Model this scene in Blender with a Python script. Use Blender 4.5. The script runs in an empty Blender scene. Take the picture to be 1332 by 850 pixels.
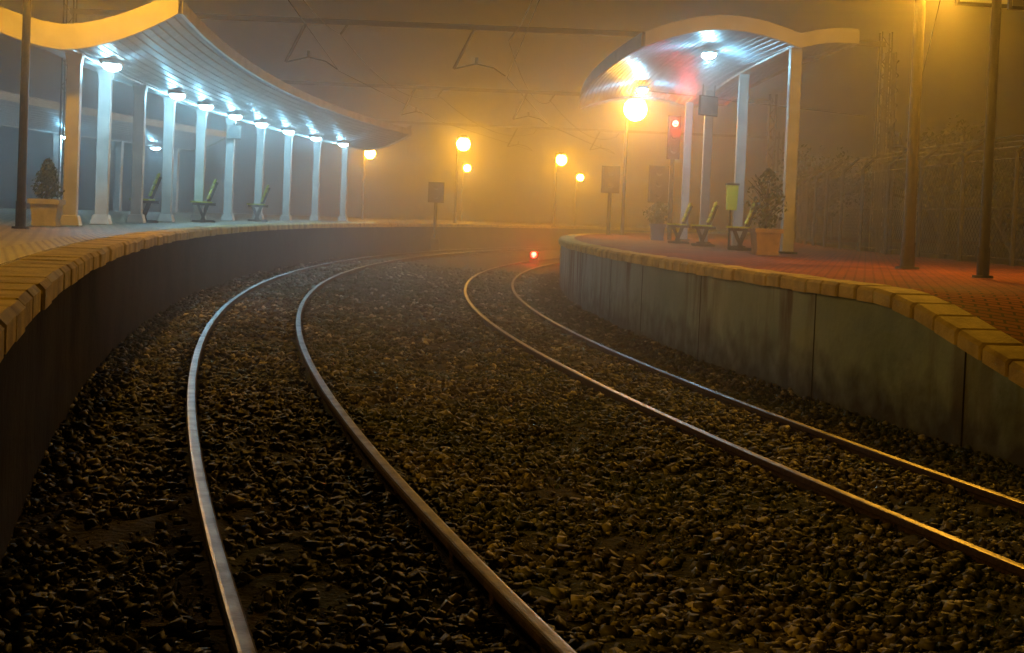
import bpy, math, random
import numpy as np
from mathutils import Matrix, Vector
random.seed(4); rng=np.random.default_rng(7)
scene=bpy.context.scene
scene.view_settings.view_transform='Standard'
scene.view_settings.look='None'
scene.view_settings.exposure=0
ZC=1.62                       # camera height above the lowest ballast
R=91.6; H0=-0.27513
CX,CY=0.868+R*math.cos(H0), 6-R*math.sin(H0)
def head(s): return H0+s/R
def W(s,o,z):
    h=head(s); r=R-o
    return Vector((CX-r*math.cos(h), CY+r*math.sin(h), z+ZC))
def inv(X,Y):
    dx,dy=CX-X,Y-CY
    return (math.atan2(dy,dx)-H0)*R, R-math.hypot(dx,dy)
# ------------------------------------------------------------------ materials
def mat(name,c1,c2=None,rough=.7,metal=0.,scale=6.,bump=.0,bscale=None,stretch=None,spec=.5,detail=5,lo=.35,hi=.65):
    m=bpy.data.materials.new(name); m.use_nodes=True
    N=m.node_tree.nodes; L=m.node_tree.links; b=N['Principled BSDF']
    b.inputs['Roughness'].default_value=rough; b.inputs['Metallic'].default_value=metal
    b.inputs['Specular IOR Level'].default_value=spec
    tc=N.new('ShaderNodeTexCoord'); mp=N.new('ShaderNodeMapping'); L.new(tc.outputs['Object'],mp.inputs[0])
    if stretch: mp.inputs['Scale'].default_value=stretch
    n=N.new('ShaderNodeTexNoise'); n.inputs['Scale'].default_value=scale; n.inputs['Detail'].default_value=detail
    L.new(mp.outputs[0],n.inputs['Vector'])
    r=N.new('ShaderNodeValToRGB'); r.color_ramp.elements[0].position=lo; r.color_ramp.elements[1].position=hi
    r.color_ramp.elements[0].color=(*c1,1); r.color_ramp.elements[1].color=(*(c2 or c1),1)
    L.new(n.outputs['Fac'],r.inputs[0]); L.new(r.outputs[0],b.inputs['Base Color'])
    if bump:
        n2=N.new('ShaderNodeTexNoise'); n2.inputs['Scale'].default_value=bscale or scale*4; n2.inputs['Detail'].default_value=6
        L.new(tc.outputs['Object'],n2.inputs['Vector'])
        bp=N.new('ShaderNodeBump'); bp.inputs['Strength'].default_value=bump; bp.inputs['Distance'].default_value=.02
        L.new(n2.outputs['Fac'],bp.inputs['Height']); L.new(bp.outputs[0],b.inputs['Normal'])
    return m
def emis(name,c,s,sampled=False):
    m=bpy.data.materials.new(name); m.use_nodes=True; N=m.node_tree.nodes
    b=N['Principled BSDF']; b.inputs['Base Color'].default_value=(.8,.8,.8,1)
    b.inputs['Emission Color'].default_value=(*c,1); b.inputs['Emission Strength'].default_value=s
    m.cycles.emission_sampling='FRONT' if sampled else 'NONE'
    return m
WHITE=mat('white_paint',(.42,.43,.41),(.58,.58,.55),.45,scale=3,bump=.05)
FASC=mat('fascia_paint',(.5,.49,.40),(.64,.62,.52),.5,scale=2,bump=.05)
SOFF=mat('soffit_slats',(.28,.35,.40),(.40,.47,.52),.40,scale=4)
ROOFM=mat('roof_sheet',(.12,.10,.09),(.2,.17,.15),.6,scale=5)
DARK=mat('dark_steel',(.03,.028,.026),(.06,.052,.045),.5,metal=.4,scale=8)
GALV=mat('galvanised_steel',(.18,.18,.18),(.3,.3,.29),.5,metal=.6,scale=12)
POLE=mat('pole_paint',(.07,.055,.04),(.11,.09,.065),.45,scale=10,bump=.1)
YGREEN=mat('bench_slats',(.55,.58,.03),(.66,.68,.06),.5,scale=8)
RAILS=mat('rail_rust',(.028,.016,.01),(.06,.034,.02),.85,scale=30,bump=.3)
RAILT=mat('rail_polished',(.16,.14,.12),(.36,.33,.30),.40,metal=1.,scale=7,bump=.1,bscale=60)
SLEEP=mat('sleeper_wood',(.035,.024,.016),(.08,.055,.035),.85,scale=12,bump=.6,stretch=(1,6,1))
SAND=mat('coping_stone',(.36,.27,.09),(.70,.57,.2),.75,scale=3.5,bump=.5,bscale=40,detail=8,lo=.3,hi=.6)
WALLR=mat('platform_wall_paint',(.17,.25,.23),(.34,.43,.39),.8,scale=.9,bump=.4,bscale=14,lo=.3,hi=.7)
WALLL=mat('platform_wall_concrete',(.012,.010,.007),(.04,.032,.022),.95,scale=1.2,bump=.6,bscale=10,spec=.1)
TERRA=mat('terracotta',(.32,.2,.1),(.45,.3,.16),.7,scale=8,bump=.2)
POTC=mat('cream_pot',(.42,.4,.33),(.55,.52,.44),.7,scale=8,bump=.2)
BLUEP=mat('blue_pot_glaze',(.06,.14,.30),(.09,.2,.38),.4,scale=8)
LEAF=mat('foliage',(.03,.06,.02),(.09,.12,.035),.6,scale=14)
GRASS=mat('grass_blades',(.04,.08,.015),(.10,.15,.03),.7,scale=5)
BARK=mat('bark',(.05,.035,.025),(.1,.075,.05),.9,scale=10,bump=.5)
CONC=mat('concrete',(.2,.18,.15),(.32,.3,.26),.85,scale=6,bump=.3)
FPOST=mat('fence_post_concrete',(.04,.035,.03),(.10,.085,.07),.85,scale=6)
SIGNM=mat('sign_face',(.3,.32,.33),(.4,.42,.42),.4,scale=3)
CYAN=emis('fluorescent_diffuser',(.5,.85,1.),70)
REDE=emis('red_signal_lens',(1.,.02,.015),9)
GROUNDM=mat('ballast_soil',(.02,.016,.01),(.085,.07,.045),.95,scale=7,bump=1.,bscale=26,lo=.35,hi=.7)
TERR=mat('terrain_soil',(.03,.035,.015),(.07,.065,.03),.95,scale=.5,bump=.6,bscale=3)
def add_moss(m,a=.75):
    N=m.node_tree.nodes; L=m.node_tree.links; b=N['Principled BSDF']
    src=b.inputs['Base Color'].links[0].from_socket
    tc=N.new('ShaderNodeTexCoord'); n=N.new('ShaderNodeTexNoise'); n.inputs['Scale'].default_value=.7; n.inputs['Detail'].default_value=8; n.inputs['Roughness'].default_value=.65
    L.new(tc.outputs['Object'],n.inputs['Vector'])
    r=N.new('ShaderNodeValToRGB'); r.color_ramp.elements[0].position=.42; r.color_ramp.elements[1].position=.58
    L.new(n.outputs['Fac'],r.inputs[0])
    mx=N.new('ShaderNodeMix'); mx.data_type='RGBA'; L.new(src,mx.inputs[6]); mx.inputs[7].default_value=(.035,.065,.014,1)
    mul=N.new('ShaderNodeMath'); mul.operation='MULTIPLY'; mul.inputs[1].default_value=a
    L.new(r.outputs[0],mul.inputs[0]); L.new(mul.outputs[0],mx.inputs[0])
    L.new(mx.outputs[2],b.inputs['Base Color'])
add_moss(GROUNDM)
def add_streaks(m):
    N=m.node_tree.nodes; L=m.node_tree.links; b=N['Principled BSDF']
    src=b.inputs['Base Color'].links[0].from_socket
    tc=N.new('ShaderNodeTexCoord')
    def nz(sc,scale,lo,hi):
        mp=N.new('ShaderNodeMapping'); mp.inputs['Scale'].default_value=sc; L.new(tc.outputs['Object'],mp.inputs[0])
        n=N.new('ShaderNodeTexNoise'); n.inputs['Scale'].default_value=scale; n.inputs['Detail'].default_value=6; L.new(mp.outputs[0],n.inputs['Vector'])
        r=N.new('ShaderNodeMapRange'); r.inputs[1].default_value=lo; r.inputs[2].default_value=hi; L.new(n.outputs['Fac'],r.inputs[0]); return r.outputs[0]
    a=nz((1,1,.15),3.2,.48,.62); c=nz((1,1,.8),.5,.40,.58)
    mu=N.new('ShaderNodeMath'); mu.operation='MULTIPLY'; L.new(a,mu.inputs[0]); L.new(c,mu.inputs[1])
    mx=N.new('ShaderNodeMix'); mx.data_type='RGBA'; L.new(mu.outputs[0],mx.inputs[0]); L.new(src,mx.inputs[6]); mx.inputs[7].default_value=(.09,.06,.025,1)
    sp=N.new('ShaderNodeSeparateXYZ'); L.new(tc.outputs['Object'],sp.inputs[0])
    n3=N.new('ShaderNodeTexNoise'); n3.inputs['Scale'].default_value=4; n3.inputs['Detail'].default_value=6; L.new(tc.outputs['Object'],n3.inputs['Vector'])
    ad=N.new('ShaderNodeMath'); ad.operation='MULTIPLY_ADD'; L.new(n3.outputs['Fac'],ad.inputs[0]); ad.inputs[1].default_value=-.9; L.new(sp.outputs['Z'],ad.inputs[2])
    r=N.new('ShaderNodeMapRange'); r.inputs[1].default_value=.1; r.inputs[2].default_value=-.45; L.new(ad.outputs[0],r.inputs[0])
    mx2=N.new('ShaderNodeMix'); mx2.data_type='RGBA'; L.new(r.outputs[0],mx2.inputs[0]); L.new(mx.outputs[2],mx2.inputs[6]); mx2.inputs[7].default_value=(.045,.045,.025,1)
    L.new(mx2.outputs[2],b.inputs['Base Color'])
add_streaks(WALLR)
def brickmat(name,c1,c2,mortar,scale,bw=.5,rh=.25,rough=.6,rot=0.2,mort=.02,spec=.5):
    m=bpy.data.materials.new(name); m.use_nodes=True; N=m.node_tree.nodes; L=m.node_tree.links; b=N['Principled BSDF']
    b.inputs['Specular IOR Level'].default_value=spec
    tc=N.new('ShaderNodeTexCoord'); mp=N.new('ShaderNodeMapping'); mp.inputs['Rotation'].default_value=(0,0,rot)
    L.new(tc.outputs['Object'],mp.inputs[0])
    br=N.new('ShaderNodeTexBrick'); br.inputs['Scale'].default_value=scale; br.inputs['Brick Width'].default_value=bw; br.inputs['Row Height'].default_value=rh
    br.inputs['Color1'].default_value=(*c1,1); br.inputs['Color2'].default_value=(*c2,1); br.inputs['Mortar'].default_value=(*mortar,1); br.inputs['Mortar Size'].default_value=mort
    L.new(mp.outputs[0],br.inputs['Vector'])
    n=N.new('ShaderNodeTexNoise'); n.inputs['Scale'].default_value=1.3; n.inputs['Detail'].default_value=6; L.new(tc.outputs['Object'],n.inputs['Vector'])
    mx=N.new('ShaderNodeMix'); mx.data_type='RGBA'; mx.blend_type='MULTIPLY'; mx.inputs[0].default_value=.8
    rr=N.new('ShaderNodeValToRGB'); rr.color_ramp.elements[0].position=.3; rr.color_ramp.elements[0].color=(.4,.4,.4,1); rr.color_ramp.elements[1].position=.7
    L.new(n.outputs['Fac'],rr.inputs[0]); L.new(br.outputs['Color'],mx.inputs[6]); L.new(rr.outputs[0],mx.inputs[7]); L.new(mx.outputs[2],b.inputs['Base Color'])
    bp=N.new('ShaderNodeBump'); bp.inputs['Strength'].default_value=.6; bp.inputs['Distance'].default_value=.012; bp.invert=True
    L.new(br.outputs['Fac'],bp.inputs['Height']); L.new(bp.outputs[0],b.inputs['Normal'])
    r2=N.new('ShaderNodeMapRange'); r2.inputs[3].default_value=rough-.25; r2.inputs[4].default_value=rough+.15; L.new(n.outputs['Fac'],r2.inputs[0]); L.new(r2.outputs[0],b.inputs['Roughness'])
    return m
PAVR=brickmat('red_pavers',(.38,.10,.04),(.50,.15,.06),(.10,.035,.02),2.5,rot=.25,mort=.03,rough=.85,spec=.12)
PAVL=brickmat('grey_pavers',(.38,.3,.16),(.46,.38,.22),(.06,.045,.03),1.6,bw=.25,rh=.25,rot=.15,mort=.02,spec=.35)
# ------------------------------------------------------------------ mesh builder
class MB:
    def __init__(s): s.v=[];s.f=[];s.m=[];s.mats=[]
    def mi(s,m):
        if m not in s.mats: s.mats.append(m)
        return s.mats.index(m)
    def add(s,vs,fs,m):
        b=len(s.v); s.v+= [tuple(v) for v in vs]; k=s.mi(m)
        for f in fs: s.f.append(tuple(i+b for i in f)); s.m.append(k)
    def box(s,c,d,m,rot=None,taper=1.):
        vs=[]
        for z in (-1,1):
            t=taper if z<0 else 1.
            for x,y in ((-1,-1),(1,-1),(1,1),(-1,1)):
                v=Vector((x*d[0]/2*t,y*d[1]/2*t,z*d[2]/2))
                if rot: v=rot@v
                vs.append(v+Vector(c))
        s.add(vs,[(3,2,1,0),(4,5,6,7),(0,1,5,4),(1,2,6,5),(2,3,7,6),(3,0,4,7)],m)
    def ball(s,c,r,m,nu=10,nv=6,rot=None):
        vs=[];fs=[]
        for j in range(1,nv):
            t=math.pi*j/nv
            for i in range(nu):
                a=2*math.pi*i/nu; v=Vector((r[0]*math.sin(t)*math.cos(a),r[1]*math.sin(t)*math.sin(a),r[2]*math.cos(t)))
                vs.append((rot@v if rot else v)+Vector(c))
        top=len(vs); vs.append(Vector(c)+Vector((0,0,r[2]))); vs.append(Vector(c)-Vector((0,0,r[2])))
        for j in range(nv-2):
            for i in range(nu): k=(i+1)%nu; fs.append((j*nu+i,(j+1)*nu+i,(j+1)*nu+k,j*nu+k))
        for i in range(nu): k=(i+1)%nu; fs.append((top,i,k)); fs.append((top+1,(nv-2)*nu+k,(nv-2)*nu+i))
        s.add(vs,fs,m)
    def cyl(s,a,b,r0,r1,m,n=10):
        a=Vector(a);b=Vector(b);d=(b-a).normalized()
        u=d.orthogonal().normalized();w=d.cross(u); vs=[]
        for p,r in((a,r0),(b,r1)):
            for i in range(n):
                t=2*math.pi*i/n; vs.append(p+u*math.cos(t)*r+w*math.sin(t)*r)
        fs=[(i,(i+1)%n,n+(i+1)%n,n+i) for i in range(n)]+[tuple(range(n-1,-1,-1)),tuple(range(n,2*n))]
        s.add(vs,fs,m)
    def sweep(s,prof,ss,m,closed=True,caps=True):
        n=None;vs=[]
        for q in ss:
            p=prof(q) if callable(prof) else prof; n=len(p)
            vs+=[W(q,o,z) for o,z in p]
        fs=[]
        e=n if closed else n-1
        for i in range(len(ss)-1):
            for j in range(e):
                a=i*n+j;b=i*n+(j+1)%n; fs.append((a,b,b+n,a+n))
        if caps and closed:
            fs.append(tuple(range(n-1,-1,-1))); k=(len(ss)-1)*n; fs.append(tuple(range(k,k+n)))
        s.add(vs,fs,m)
    def obj(s,name,loc=None,rz=0.,bevel=0,smooth=False,parent=None):
        me=bpy.data.meshes.new(name); me.from_pydata(s.v,[],s.f); 
        for m in s.mats: me.materials.append(m)
        me.polygons.foreach_set('material_index',s.m)
        if smooth: me.polygons.foreach_set('use_smooth',[True]*len(s.f))
        me.update(); o=bpy.data.objects.new(name,me); scene.collection.objects.link(o)
        if loc is not None: o.location=loc
        o.rotation_euler[2]=rz
        if bevel:
            b=o.modifiers.new('bevel','BEVEL'); b.width=bevel; b.segments=2; b.limit_method='ANGLE'
        if parent: o.parent=parent
        return o
def rng_s(a,b,st): 
    n=max(1,int(round((b-a)/st))); return [a+(b-a)*i/n for i in range(n+1)]
def light(name,loc,power,col,r,parent=None):
    l=bpy.data.lights.new(name,'POINT'); l.energy=power; l.color=col; l.shadow_soft_size=r
    o=bpy.data.objects.new(name,l); scene.collection.objects.link(o); o.location=loc
    if parent: o.parent=parent
    return o
SOD=(1.,.46,.03); FLU=(.25,.70,1.)
# ------------------------------------------------------------------ terrain & ballast
m=MB(); g=320
m.add([(-g,-g,-.35),(g,-g,-.35),(g,g,-.35),(-g,g,-.35)],[(0,1,2,3)],TERR); m.obj('ground')
oL,oR=-1.566,2.110; zL,zR=-1.3785,-1.5389
GO=[-3.2,-2.5,oL-.5,oL,oL+.5,.25,oR-.5,oR,oR+.5,3.2,4.0]
GZ=[-1.50,-1.47,-1.46,-1.46,-1.48,-1.60,-1.605,-1.61,-1.62,-1.65,-1.66]
def G(o): return float(np.interp(o,GO,GZ))
oo=np.linspace(-3.1,3.9,57); m=MB()
ss=rng_s(-12,30,.15)+rng_s(30.5,120,.6)
hn=rng.normal(0,.012,(len(ss),len(oo)))
vs=[W(s,o,G(o)+hn[i,j]) for i,s in enumerate(ss) for j,o in enumerate(oo)]
n=len(oo); m.add(vs,[(i*n+j,i*n+j+1,(i+1)*n+j+1,(i+1)*n+j) for i in range(len(ss)-1) for j in range(n-1)],GROUNDM)
m.obj('trackbed_ground',smooth=True)
def stones():
    P=[]
    for a,b,d in((-4,8,950),(8,18,500),(18,34,140)):
        k=int((b-a)*6.7*d); P.append(np.stack([rng.uniform(a,b,k),rng.uniform(-2.95,3.75,k)],1))
    P=np.concatenate(P); o=P[:,1]
    keep=np.ones(len(P),bool)
    for r in(oL-.5,oL+.5,oR-.5,oR+.5): keep&=abs(o-r)>.055
    # bare, silted patches
    pt=np.sin(P[:,0]*1.7+o*2.3)+np.sin(o*3.1-P[:,0]*.8+2)+np.sin(P[:,0]*3.9-o*1.9)
    keep&=(pt<1.2)|(rng.uniform(0,1,len(P))<.35)
    P=P[keep]; s,o=P[:,0],P[:,1]; N=len(P)
    h=H0+s/R; z=np.interp(o,GO,GZ)+ZC
    size=(.007+.028*rng.uniform(0,1,N)**2.8)*(1+.022*np.clip(s,0,40))
    und=.012*np.sin(s*2.1+o*1.3)+.010*np.sin(o*4.3-s*1.1)
    C=np.stack([CX-(R-o)*np.cos(h),CY+(R-o)*np.sin(h),z+und*.5+size*.3+rng.uniform(-.004,.014,N)],1)
    B=np.array([(x,y,q) for q in(-1,1) for x,y in((-1,-1),(1,-1),(1,1),(-1,1))],float)*.72
    F=np.array([(3,2,1),(3,1,0),(4,5,6),(4,6,7),(0,1,5),(0,5,4),(1,2,6),(1,6,5),(2,3,7),(2,7,6),(3,0,4),(3,4,7)])
    V=B[None]*rng.uniform(.45,1.3,(N,8,3))*rng.uniform(.7,1.45,(N,1,3))
    a=rng.uniform(0,6.28,(N,3)); 
    def rot(V,i,j,a):
        c,s_=np.cos(a)[:,None],np.sin(a)[:,None]; x=V[:,:,i]*c-V[:,:,j]*s_; y=V[:,:,i]*s_+V[:,:,j]*c; V[:,:,i]=x;V[:,:,j]=y
    rot(V,0,1,a[:,0]);rot(V,1,2,a[:,1]);rot(V,0,2,a[:,2])
    V[:,:,2]*=.75
    V=V*size[:,None,None]+C[:,None,:]
    FF=(F[None]+8*np.arange(N)[:,None,None]).reshape(-1)
    me=bpy.data.meshes.new('ballast_stones'); me.vertices.add(N*8); me.vertices.foreach_set('co',V.reshape(-1))
    nf=N*12; me.loops.add(nf*3); me.loops.foreach_set('vertex_index',FF.astype(np.int32)); me.polygons.add(nf)
    me.polygons.foreach_set('loop_start',np.arange(0,nf*3,3,dtype=np.int32)); 
    me.update(calc_edges=True)
    at=me.attributes.new('tone','FLOAT','POINT'); at.data.foreach_set('value',np.repeat(rng.uniform(0,1,N),8))
    mt=bpy.data.materials.new('ballast_stone'); mt.use_nodes=True; Nn=mt.node_tree.nodes; L=mt.node_tree.links; b=Nn['Principled BSDF']
    A=Nn.new('ShaderNodeAttribute'); A.attribute_name='tone'; r=Nn.new('ShaderNodeValToRGB')
    r.color_ramp.elements[0].color=(.03,.026,.017,1); r.color_ramp.elements[1].color=(.62,.58,.5,1)
    e=r.color_ramp.elements.new(.68); e.color=(.085,.075,.05,1); e=r.color_ramp.elements.new(.88); e.color=(.22,.2,.15,1)
    L.new(A.outputs['Fac'],r.inputs[0]); L.new(r.outputs[0],b.inputs['Base Color']); b.inputs['Roughness'].default_value=.6
    add_moss(mt,.6)
    me.materials.append(mt); o_=bpy.data.objects.new('ballast_stones',me); scene.collection.objects.link(o_)
stones()
# grass tufts and weeds in the ballast
mb=MB()
for i in range(4200):
    s=random.uniform(-1,30); o=random.uniform(-2.8,3.65)
    g_=math.sin(s*.9+o*1.7)+math.sin(o*2.9-s*.45+1.3)+(1.0 if o>.3 else -.3)+(1.2 if o>3.2 else 0)
    if g_<.7 or min(abs(o-q) for q in(oL-.5,oL+.5,oR-.5,oR+.5))<.07: continue
    c=W(s,o,G(o)+.005)
    for k in range(random.randint(5,9)):
        a=random.uniform(0,6.28); hh=random.uniform(.02,.06)*(1.5 if o>3.2 else 1); w_=.004
        base=c+Vector((random.gauss(0,.03),random.gauss(0,.03),0)); d=Vector((math.cos(a),math.sin(a),0)); t=base+Vector((0,0,hh))+d*hh*random.uniform(.2,.9); u=Vector((-d.y,d.x,0))*w_
        mb.add([base-u,base+u,t],[(0,1,2)],GRASS)
mb.obj('grass')
# ------------------------------------------------------------------ tracks
def rail(mb,o,zt,ss):
    hw=.034
    prof=[(o-.07,zt-.145),(o+.07,zt-.145),(o+.07,zt-.13),(o+.012,zt-.115),(o+.012,zt-.045),(o+hw,zt-.034),(o+hw,zt-.007),(o+hw-.008,zt-.0005),(o-hw+.008,zt-.0005),(o-hw,zt-.007),(o-hw,zt-.034),(o-.012,zt-.045),(o-.012,zt-.115),(o-.07,zt-.13)]
    mb.sweep(prof,ss,RAILS)
    mb.sweep([(o-hw+.006,zt-.004),(o+hw-.006,zt-.004),(o+hw-.008,zt),(o+hw-.018,zt+.0015),(o-hw+.018,zt+.0015),(o-hw+.008,zt)],ss,RAILT)
ssr=rng_s(-10,30,.35)+rng_s(30.7,110,.7)
for o0,z0,sg in((oL,zL,1),(oR,zR,1)):
    mb=MB(); rail(mb,o0-.5,z0+.006,ssr); rail(mb,o0+.5,z0-.006,ssr)
    s=-9.
    while s<60:
        p=W(s,o0,0); h=head(s); gz=G(o0)
        rot=Matrix.Rotation(-h,3,'Z')@Matrix.Rotation(.03,3,'Y')
        mb.box((p.x,p.y,gz-.075+ZC-.02+random.uniform(-.02,.008)),(1.6,.2,.15),SLEEP,rot)
        for q in(-.5,.5):
            for e in(-.1,.1):
                pp=W(s,o0+q+e,0); mb.cyl((pp.x,pp.y,z0-.15+ZC),(pp.x,pp.y,z0-.095+ZC),.018,.015,RAILS,6)
        s+=.6
    mb.obj('railway_track')
# ------------------------------------------------------------------ platforms
zPL,zPR=-.42275,-.49136; eL,eR=-2.887,3.709
def rampz(s):
    t=max(0.,5.6-s); return zPR-(.075*min(t,1.2)**2 + (.18*(t-1.2) if t>1.2 else 0))*1.25 if t>0 else zPR
def platform(name,e,side,zf,wid,ss,wallm,pav,strip):
    mb=MB()
    mb.sweep(lambda s:[(e,-1.9),(e,zf(s)-.12),(e+side*wid,zf(s)-.12),(e+side*wid,-1.9)],ss,wallm)
    mb.sweep(lambda s:[(e+side*.32,zf(s)-.115),(e+side*.32,zf(s)-.012),(e+side*wid,zf(s)-.012),(e+side*wid,zf(s)-.115)],ss,pav)
    if strip: mb.sweep(lambda s:[(e+side*.36,zf(s)-.1),(e+side*.36,zf(s)-.006),(e+side*.72,zf(s)-.006),(e+side*.72,zf(s)-.1)],ss,strip)
    mb.obj(name)
def coping(name,e,side,zf,s0,s1,ln):
    mb=MB(); s=s0
    while s<s1:
        a,b=s+.012,s+ln-.012; j=random.uniform(-.012,.012); k=random.uniform(-.006,.006); t=random.uniform(-.005,.005)
        e0=e-side*(.05+j); e1=e+side*.315
        def pr(q,e0=e0,e1=e1,k=k,d=0.): 
            z=zf(q)+k+t*(q-a); return [(e0+side*d,z-.13),(e0+side*d,z-.03-d*.5),(e0+side*(.03+d),z-d*.5),(e1,z-d*.5),(e1,z-.13)]
        P=[a,a+.015,b-.015,b]
        n=5; vs=[]
        for i,q in enumerate(P): vs+=[W(q,o,z) for o,z in pr(q,d=.014 if i in(0,3) else 0.)]
        fs=[(i*n+j2,i*n+(j2+1)%n,(i+1)*n+(j2+1)%n,(i+1)*n+j2) for i in range(3) for j2 in range(n)]+[(4,3,2,1,0),(15,16,17,18,19)]
        mb.add(vs,fs,SAND); s+=ln
    mb.obj(name)
ssp=rng_s(-10,16,.25)+rng_s(16.5,110,.8)
STRIP=brickmat('tactile_paving',(.5,.4,.15),(.56,.46,.19),(.1,.07,.04),3,bw=.25,rh=.25,mort=.04,rot=.1,spec=.35)
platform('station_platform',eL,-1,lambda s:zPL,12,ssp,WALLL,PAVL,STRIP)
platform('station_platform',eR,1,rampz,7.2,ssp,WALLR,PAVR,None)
coping('platform_coping',eL,-1,lambda s:zPL,-6,90,.5)
coping('platform_coping',eR,1,rampz,-4,90,.36)
mb=MB(); s=1.
while s<60:
    zt=rampz(s)-.14
    mb.sweep([(eR-.004,-1.7),(eR-.004,zt),(eR+.05,zt),(eR+.05,-1.7)],[s,s+.018],WALLL); s+=random.uniform(2.2,3.8)
mb.obj('wall_joint')
# ------------------------------------------------------------------ shelters
def shelter(name,prof,ss,th,cols,zfloor,colw,fasc_end=.26,lamps=None,flare=True):
    root=bpy.data.objects.new(name,None); scene.collection.objects.link(root)
    nn=int(abs(prof(ss[0])[-1][0]-prof(ss[0])[0][0])/.11)
    def rb(s):
        p=prof(s); a,b=p[0][0],p[-1][0]; os_=[q[0] for q in p]; zs=[q[1] for q in p]
        out=[]
        for i in range(nn):
            for f,d in((0.04,0),(.84,0),(.9,.03),(.98,.03)):
                o=a+(b-a)*(i+f)/nn
                z=np.interp(o,os_,zs) if b>a else np.interp(-o,[-q for q in os_],zs)
                out.append((o,float(z)+d))
        return out
    mb=MB(); mb.sweep(rb,ss,SOFF,closed=False); mb.obj('roof_soffit',parent=root)
    mb=MB()
    mb.sweep(lambda s:[(o,z+.05) for o,z in prof(s)]+[(o,z+th) for o,z in reversed(prof(s))],ss,ROOFM)
    for i,s in enumerate(rng_s(ss[0],ss[-1],.45)):
        p=prof(s)
        for (o1,z1),(o2,z2) in zip(p[:-1],p[1:]):
            mb.cyl(W(s,o1,z1+th),W(s,o2,z2+th),.035,.035,ROOFM,6)
    mb.obj('roof_deck',parent=root)
    mb=MB()
    for a,b in((ss[0]-.09,ss[0]),(ss[-1],ss[-1]+.09)):
        q=min(max(a,ss[0]),ss[-1]); p=prof(q)
        mb.sweep([(o,z-.06) for o,z in p]+[(o,z+fasc_end) for o,z in reversed(p)],[a,b],FASC)
    for k in(0,-1):
        def ef(s):
            p=prof(s); o,z=p[k]; d=1 if (p[0][0]>p[-1][0])==(k==0) else -1
            return [(o,z-.05),(o+d*.05,z-.05),(o+d*.05,z+th+.05),(o,z+th+.05)]
        mb.sweep(ef,ss,FASC)
    mb.obj('fascia',parent=root)
    mb=MB()
    for s,o,top in cols:
        p=W(s,o,zfloor); h=Matrix.Rotation(-head(s),3,'Z'); H=top-zfloor
        w=colw
        mb.box((p.x,p.y,p.z+H/2),(w,w*.8,H),WHITE,h)
        if flare:
            mb.box((p.x,p.y,p.z+.08),(w*1.25,w*1.1,.16),WHITE,h,1.3)
            mb.box((p.x,p.y,p.z+H-.1),(w*1.3,w*1.05,.2),WHITE,h,.75)
        else: mb.box((p.x,p.y,p.z+.02),(w*1.6,w*1.5,.04),DARK,h)
    o=cols[0][1]; top=cols[0][2]
    mb.sweep([(o-.09,top-.02),(o+.09,top-.02),(o+.09,top+.12),(o-.09,top+.12)],ss,WHITE)
    mb.obj('columns',bevel=.012,parent=root)
    if lamps:
        mb=MB()
        for s,o,z,pw in lamps:
            ss_=[s-.35,s,s+.35]
            mb.sweep([(o-.12,z+.05),(o+.12,z+.05),(o+.13,z+.11),(o-.13,z+.11)],ss_,WHITE)
            mb.ball(W(s,o,z+.035),(.14,.32,.075),CYAN,12,8,Matrix.Rotation(-head(s),3,'Z'))
            light('lamp',W(s,o,z-.10),pw,FLU,.06,root)
        mb.obj('lamp_fixture',parent=root,smooth=True)
    return root
def profL(s):
    return [(-2.98-1.62*t, 2.15+.60*((1-t)**1.7)) for t in np.linspace(0,1,12)]+[(-4.6-2.2*t,2.15+.85*t**1.5) for t in np.linspace(.12,1,9)]
sL=[15.5,17.7,20.4,22.9,25.8,28.6,31.6,34.5,37.6,40.7]
shelter('station_canopy',profL,rng_s(14.6,43.0,.7),.10,[(s,-4.6,2.15) for s in sL],zPL,.20,.3,
    [(16.7,-4.3,2.07,48),(22.,-4.25,2.07,48)]+[(s,-4.25,2.07,48) for s in(24.7,27.6,30.3,33.2,36.2,39.3)])
def profF(s): return [(o-9.5,z) for o,z in profL(s)]
shelter('station_canopy',profF,rng_s(26,48,1.),.14,[(s,-14.1,2.15) for s in(27,31,35,39,43,47)],-.8,.24,.34,
    [(s,-13.8,2.0,90) for s in(28.5,33,39,45)])
sR0,sR1=18.7,34.3
def profR(s):
    t=(s-sR0)/(sR1-sR0); e=4.55-.6*t; c=7.35-.4*t
    out=[]
    for u in np.linspace(0,1,12): out.append((e+(c-e)*u, 3.15+.11*u+.31*math.sin(math.pi*u)**.9))
    for u in np.linspace(.15,1,6): out.append((c+1.05*u,3.26+.13*u+.05*math.sin(math.pi*u)))
    return out
shelter('platform_shelter',profR,rng_s(sR0,sR1,.6),.15,[(19.1,7.4,3.26),(24.2,7.42,3.26),(28.6,7.2,3.26),(32.6,6.95,3.26)],zPR,.21,.2,
    [(21.6,6.25,3.30,120),(29.8,5.6,3.28,150)],flare=False)
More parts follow.
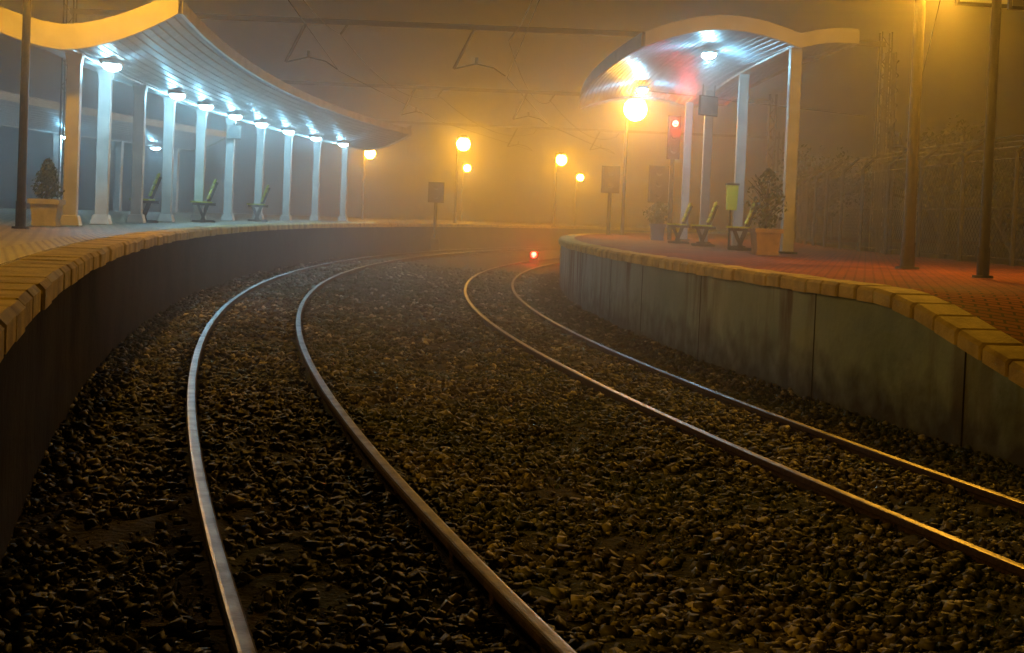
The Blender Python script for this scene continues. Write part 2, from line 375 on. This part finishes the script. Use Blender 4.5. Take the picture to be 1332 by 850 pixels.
# ------------------------------------------------------------------ lamps
def street_lamp(X,Y,z0,z1,r,power,head_dx=.0,lr=.14,bm=POLE):
    root=bpy.data.objects.new('street_lamp',None); scene.collection.objects.link(root); root.location=(X,Y,z0+ZC)
    H=z1-z0; mb=MB()
    mb.cyl((0,0,0),(0,0,.35),r*1.2,r*1.15,bm,14); mb.cyl((0,0,.35),(0,0,H+.3),r,r*.85,bm,14); mb.cyl((0,0,0),(0,0,.03),r*2.,r*1.9,bm,14)
    if head_dx: mb.cyl((0,0,H+.25),(head_dx,0,H+.34),r*.45,r*.4,bm,8)
    mb.cyl((head_dx,0,H+lr*.85),(head_dx,0,H+lr+.1),lr*.8,lr*.4,bm,14)
    mb.obj('post',parent=root)
    g=emis('sodium_globe',SOD,power/(4*math.pi**2*lr*lr),True)
    mb=MB(); mb.ball((head_dx,0,H),(lr,lr,lr),g,12,8); mb.obj('globe',parent=root,smooth=True)
    return root
FPOS=[(-6.33,60,2.43,600,.24),(-2.3,60,3.0,1150,.30),(-2.65,76,2.5,750,.2),(2.13,65,2.7,900,.26),(3.75,80,2.35,750,.2),(3.55,42,3.36,1350,.36)]
for X,Y,z,pw,r in FPOS:
    street_lamp(X-.24,Y,-.45,z,.055,pw,.24,r)
street_lamp(-6.25,17.55,zPL,3.5,.055,480,.6,.12,bm=DARK)
street_lamp(5.22,18.26,zPR,3.38,.08,620,.3,.12)
street_lamp(5.35,15.7,zPR,3.8,.06,200,-.4,.12,bm=DARK)
# unseen lamps beside and behind the camera, placed to light the foreground
street_lamp(-8.4,3.,zPL,3.1,.07,700,.5,.12)
street_lamp(6.5,-3.5,zPR,4.2,.07,40,-.5,.12)
# ------------------------------------------------------------------ signals
def signal(X,Y,z0,zc,w,hh,lit=None):
    root=bpy.data.objects.new('railway_signal',None); scene.collection.objects.link(root); root.location=(X,Y,z0+ZC); mb=MB(); H=zc-z0
    mb.cyl((0,.12,0),(0,.12,H+hh/2),.07,.06,DARK,10); mb.box((0,0,H),(w,.16,hh),DARK); mb.box((0,.04,H),(w*1.2,.03,hh*1.1),DARK)
    n=max(2,int(hh/.28))
    for i in range(n):
        z=H+hh/2-(i+.5)*hh/n
        mb.cyl((0,-.08,z+.05),(0,-.24,z+.07),.1,.11,DARK,12)
        mb.cyl((0,-.085,z),(0,-.25 if lit==i else -.1,z),.095,.095,REDE if lit==i else GALV,12)
    mb.box((0,.12,.3),(.35,.3,.6),DARK)
    mb.obj('head_and_post',parent=root,bevel=.01)
    if lit is not None:
        z=H+hh/2-(lit+.5)*hh/n; light('red_aspect',(0,-.36,z),100,(1,.02,.01),.05,root)
signal(3.1,45,-1.6,1.3,.5,.8); signal(4.36,38.5,-1.6,2.35,.3,1.1,0)
signal(4.25,41,-.5,1.1,.5,1.0); signal(-2.95,52,-1.6,.75,.5,.7)
root=bpy.data.objects.new('ground_signal',None); scene.collection.objects.link(root); root.location=(.72,46,-1.55+ZC); mb=MB()
mb.box((0,0,.1),(.28,.2,.2),DARK); mb.box((0,0,.28),(.34,.16,.18),DARK); mb.cyl((0,-.08,.28),(0,-.2,.28),.09,.1,DARK,12); mb.ball((0,-.2,.28),(.11,.06,.11),REDE); mb.obj('housing',parent=root,bevel=.0)
light('lens_glow',(0,-.34,.3),90,(1,.02,.01),.05,root)
# ------------------------------------------------------------------ catenary
def portal(Y,xa,xb,z,arms):
    mb=MB(); zz=z+ZC
    mb.box(((xa+xb)/2,Y,zz+.12),(xb-xa,.10,.025),DARK); mb.box(((xa+xb)/2,Y,zz),(xb-xa,.10,.025),DARK); mb.box(((xa+xb)/2,Y,zz+.06),(xb-xa,.02,.094),DARK)
    for X in(xa,xb):
        for a in(-.14,.14):
            for b in(-.14,.14): mb.cyl((X+a,Y+b,0),(X+a,Y+b,zz+.4),.03,.025,DARK,6)
        q=0.
        while q<zz: mb.cyl((X-.14,Y-.14,q),(X+.14,Y-.14,q+.4),.012,.012,DARK,5); mb.cyl((X+.14,Y-.14,q+.4),(X-.14,Y-.14,q+.8),.012,.012,DARK,5); q+=.8
    for X in arms:
        mb.cyl((X,Y,zz),(X-.55,Y,zz-1.15),.05,.045,DARK,8)
        mb.cyl((X-.55,Y,zz-1.15),(X+.1,Y,zz-.98),.022,.022,DARK,6); mb.cyl((X+.1,Y,zz-.98),(X+.6,Y,zz-1.08),.02,.018,DARK,6); mb.cyl((X+.6,Y,zz-1.08),(X+.95,Y,zz-1.3),.018,.016,DARK,6)
        mb.cyl((X+.1,Y,zz-.98),(X+.1,Y,zz-.8),.045,.045,CONC,8)
        mb.cyl((X+1.2,Y,zz),(X+1.0,Y,zz-.3),.035,.035,CONC,8)
    mb.obj('catenary_portal')
portal(40,-13,10.5,5.3,(-6.2,-1.35)); portal(60,-15,11,5.3,(-4.5,.35)); portal(84,-12,16,5.3,(0.,5.))
mb=MB()
for off,zs in((0,3.95),(.05,5.0)):
    for A,B in (((-5.2,40),(-3.4,60)),((-.35,40),(1.4,60)),((-3.4,60),(1,84)),((1.4,60),(6,84)),((-3.6,10),(-5.2,40)),((1.0,10),(-.35,40))):
        n=8
        for i in range(n):
            def q(t): return Vector((A[0]+(B[0]-A[0])*t,A[1]+(B[1]-A[1])*t,zs+ZC-(.7*(4*t*(1-t)) if off else 0)))
            mb.cyl(q(i/n),q((i+1)/n),.009,.009,DARK,5)
mb.cyl((11,38,4.2+ZC),(4.,10,7+ZC),.012,.012,DARK,5); mb.cyl((11,44,3.6+ZC),(3.,34,3.2+ZC),.012,.012,DARK,5)
mb.obj('overhead_wires')
mb=MB(); X,Y=11.2,42.
for a in(-.22,.22):
    for b in(-.22,.22): mb.cyl((X+a,Y+b,0),(X+a*.5,Y+b*.5,7),.05,.04,DARK,6)
q=0
while q<6.6:
    for b in(-.2,.2):
        mb.cyl((X-.2,Y+b,q),(X+.2,Y+b,q+.45),.022,.022,DARK,5); mb.cyl((X+.2,Y+b,q),(X-.2,Y+b,q+.45),.022,.022,DARK,5)
    q+=.45
mb.box((X+.1,Y,4.2),(.8,.1,.06),DARK); mb.box((X+.1,Y,3.5),(.7,.1,.06),DARK); mb.cyl((X+.4,Y,3.4),(X+.4,Y,4.6),.03,.03,DARK,6)
mb.obj('lattice_mast')
# ------------------------------------------------------------------ fence
mb=MB(); s=14.; fo=10.6
while s<62:
    a=W(s,fo,zPR-.05); b=W(s,fo,zPR+1.9); c=W(s,fo+.38,zPR+2.25)
    mb.cyl(a,b,.045,.04,FPOST,6); mb.cyl(b,c,.04,.03,FPOST,6); s+=2.5
F14=rng_s(14,62,1.2)
for k in range(3):
    for a,b in zip(F14[:-1],F14[1:]):
        z=zPR+.1+k*.85; mb.cyl(W(a,fo,z),W(b,fo,z),.007,.007,DARK,4)
        mb.cyl(W(a,fo+.12*(k+1),zPR+1.9+.11*(k+1)),W(b,fo+.12*(k+1),zPR+1.9+.11*(k+1)),.007,.007,DARK,4)
s=14.
while s<60:
    for d in(1,-1):
        for i in range(3):
            u=.6*i; mb.cyl(W(s+d*u,fo,zPR+.1+i*.57),W(s+d*(u+.6),fo,zPR+.1+(i+1)*.57),.003,.003,DARK,3)
    s+=.16
mb.obj('security_fence')
# ------------------------------------------------------------------ furniture
def place(mb,name,X,Y,z,turn=0,bevel=.008):
    s,o=inv(X,Y); return mb.obj(name,(X,Y,z+ZC),-head(s)+turn,bevel)
def bench(X,Y,z):
    mb=MB(); rot=Matrix.Rotation(math.radians(20),3,'Y')
    for y in(-.6,.6):
        mb.box((-.06,y,.21),(.06,.06,.46),DARK,Matrix.Rotation(math.radians(-24),3,'Y')); mb.box((.0,y,.40),(.5,.06,.06),DARK)
        mb.box((.1,y,.44),(.06,.06,.95),DARK,rot); mb.box((.0,y,.02),(.5,.07,.04),DARK)
    for i in range(4): mb.box((-.24+i*.12,0,.44),(.1,1.4,.035),YGREEN)
    for i in range(4):
        z_=.56+i*.115; mb.box((.1+(z_-.44)*math.tan(math.radians(20))-.045,0,z_),(.035,1.4,.1),YGREEN,rot)
    mb.obj('platform_bench',(X,Y,z+ZC),-math.atan2(X,Y)+.02,.006)
for X,Y in((4.45,27),(4.15,30.2),(3.95,33)): bench(X,Y,zPR)
for X,Y in((-7.2,27.),(-6.95,31.),(-6.75,36.5)): bench(X,Y,zPL)
def foliage(mb,c,rad,h,n,size,cone=True):
    for i in range(n):
        t=random.random()**(.8 if cone else 1); a=random.uniform(0,6.28)
        env=(1-t)**.6*(.55+.45*min(1,t*6)) if cone else math.sin(math.pi*(.12+.85*t))
        r=rad*env*math.sqrt(random.uniform(.15,1))*(1+.25*math.sin(a*3+t*9))
        p=Vector((c[0]+r*math.cos(a),c[1]+r*math.sin(a),c[2]+t*h))
        d=Vector((random.gauss(0,1)+math.cos(a),random.gauss(0,1)+math.sin(a),random.gauss(.5,1))).normalized(); u=d.orthogonal().normalized()*size*random.uniform(.5,1.2); w=d.cross(u).normalized()*size*.4
        mb.add([p-u,p+w,p+u,p-w],[(0,1,2,3)],LEAF)
def planter(X,Y,z,w,h,m_,bh,br,n,cone,name,sz=.05):
    mb=MB(); mb.box((0,0,h/2),(w,w,h),m_,None,.78); mb.box((0,0,h-.03),(w*1.1,w*1.1,.07),m_); mb.box((0,0,.03),(w*.86,w*.86,.06),m_)
    mb.box((0,0,h+.004),(w*.95,w*.95,.01),BARK)
    mb.cyl((0,0,h),(0,0,h+bh*.7),.025,.008,BARK,6)
    if not cone:
        for i in range(22):
            a=random.uniform(0,6.28);t=random.uniform(.05,.75); mb.cyl((0,0,h+bh*t*.8),(br*math.cos(a),br*math.sin(a),h+bh*(t+.22)),.008,.004,BARK,4)
    foliage(mb,(0,0,h+.02),br,bh,n,sz,cone)
    place(mb,name,X,Y,z,0,0)
planter(-6.72,19.9,zPL,.4,.38,POTC,.56,.23,1500,True,'potted_plant',.035)
planter(4.25,23.3,zPR,.44,.44,TERRA,.98,.33,420,False,'potted_plant',.055)
planter(3.75,36,zPR,.38,.42,BLUEP,.55,.35,350,False,'potted_plant',.06)
mb=MB(); mb.box((0,0,0),(.08,.55,.42),SIGNM); mb.box((0,0,0),(.05,.6,.47),DARK); mb.cyl((0,-.2,.2),(0,-.2,.5),.012,.012,DARK,6); mb.cyl((0,.2,.2),(0,.2,.5),.012,.012,DARK,6)
mb.obj('hanging_sign',(4.45,32.5,2.75+ZC),-.9,.004)
mb=MB(); mb.box((0,0,.45),(.24,.2,.52),YGREEN,None,.85); mb.box((0,0,.73),(.27,.23,.04),DARK); mb.cyl((0,.14,-.6),(0,.14,.7),.025,.025,DARK,8)
mb.obj('litter_bin',(4.55,29.,zPR+ZC+.6),0,.01)
mb=MB(); mb.box((0,0,0),(.34,.24,.34),CONC); mb.cyl((0,-.12,0),(0,-.2,0),.1,.15,DARK,12); mb.cyl((0,0,.15),(0,0,.4),.02,.02,DARK,6)
mb.obj('loudspeaker',(-7.0,34.3,1.78+ZC),.2,.01)
mb=MB(); mb.box((0,0,0),(.95,.07,.5),DARK); mb.box((0,-.04,0),(.88,.01,.43),SIGNM)
for q in(-.4,.4): mb.box((q,0,.3),(.04,.05,.2),DARK)
mb.obj('station_name_sign',(5.72,16.9,3.02+ZC),.1,.004)
mb=MB(); mb.box((0,0,0),(.75,.07,.5),DARK); mb.box((0,-.04,0),(.68,.01,.43),SIGNM)
for q in(-.3,.3): mb.box((q,0,.3),(.04,.05,.2),DARK)
mb.obj('station_name_sign',(5.83,15.6,2.79+ZC),-.1,.004)
# ------------------------------------------------------------------ trees
def tree(X,Y,H):
    mb=MB(); tips=[]
    def br(p,d,l,r,k):
        e=p+d*l; mb.cyl(p,e,r,r*.65,BARK,6)
        if k==0: tips.append(e); return
        for i in range(3 if k>1 else 4):
            nd=(d+Vector((random.gauss(0,.55),random.gauss(0,.55),random.gauss(.1,.3)))).normalized(); br(p+d*l*random.uniform(.6,1),nd,l*random.uniform(.6,.8),r*.6,k-1)
    br(Vector((0,0,0)),Vector((0,0,1)),H*.3,H*.028,4)
    for t in tips:
        for i in range(12):
            p=t+Vector((random.gauss(0,.3),random.gauss(0,.3),random.gauss(0,.25))); d=Vector((random.gauss(0,1),random.gauss(0,1),random.gauss(0,1))).normalized(); u=d.orthogonal().normalized()*.1; w=d.cross(u).normalized()*.05
            mb.add([p-u,p+w,p+u,p-w],[(0,1,2,3)],LEAF)
    mb.obj('tree',(X,Y,-.3))
for X,Y,H in((10.5,52,6.5),(15.5,50,8),(19,46,9),(14.5,40,6)): tree(X,Y,H)
# ------------------------------------------------------------------ fog bank
mb=MB(); mb.box((0,77,14),(130,134,30),WHITE); fo_=mb.obj('fog')
fm=bpy.data.materials.new('fog_volume'); fm.use_nodes=True; N=fm.node_tree.nodes; L=fm.node_tree.links; N.clear()
out=N.new('ShaderNodeOutputMaterial'); vs_=N.new('ShaderNodeVolumeScatter'); vs_.inputs['Density'].default_value=.02; vs_.inputs['Anisotropy'].default_value=.76; vs_.inputs['Color'].default_value=(.95,.93,.9,1)
L.new(vs_.outputs[0],out.inputs['Volume']); fo_.data.materials.clear(); fo_.data.materials.append(fm)
# ------------------------------------------------------------------ world: night sky
w=bpy.data.worlds.new('World'); scene.world=w; w.use_nodes=True; N=w.node_tree.nodes; L=w.node_tree.links
sky=N.new('ShaderNodeTexSky'); sky.sky_type='NISHITA'; sky.sun_disc=False; sky.sun_elevation=math.radians(-6); sky.sun_rotation=math.radians(200)
L.new(sky.outputs[0],N['Background'].inputs[0]); N['Background'].inputs[1].default_value=.01
# ------------------------------------------------------------------ camera
cam=bpy.data.cameras.new('camera'); co=bpy.data.objects.new('camera',cam); scene.collection.objects.link(co); scene.camera=co
cam.sensor_width=36; cam.lens=1799.06/1332*36; cam.shift_y=-89.93/1332; cam.clip_start=.05; cam.clip_end=800
phi,roll=.03027,.04081
F=Vector((0,math.cos(phi),-math.sin(phi))); R0=Vector((1,0,0)); D0=Vector((0,-math.sin(phi),-math.cos(phi)))
Rt=R0*math.cos(roll)-D0*math.sin(roll); Dn=R0*math.sin(roll)+D0*math.cos(roll)
M=Matrix.Identity(4)
for i in range(3): M[i][0]=Rt[i]; M[i][1]=-Dn[i]; M[i][2]=-F[i]
M[2][3]=ZC; co.matrix_world=M
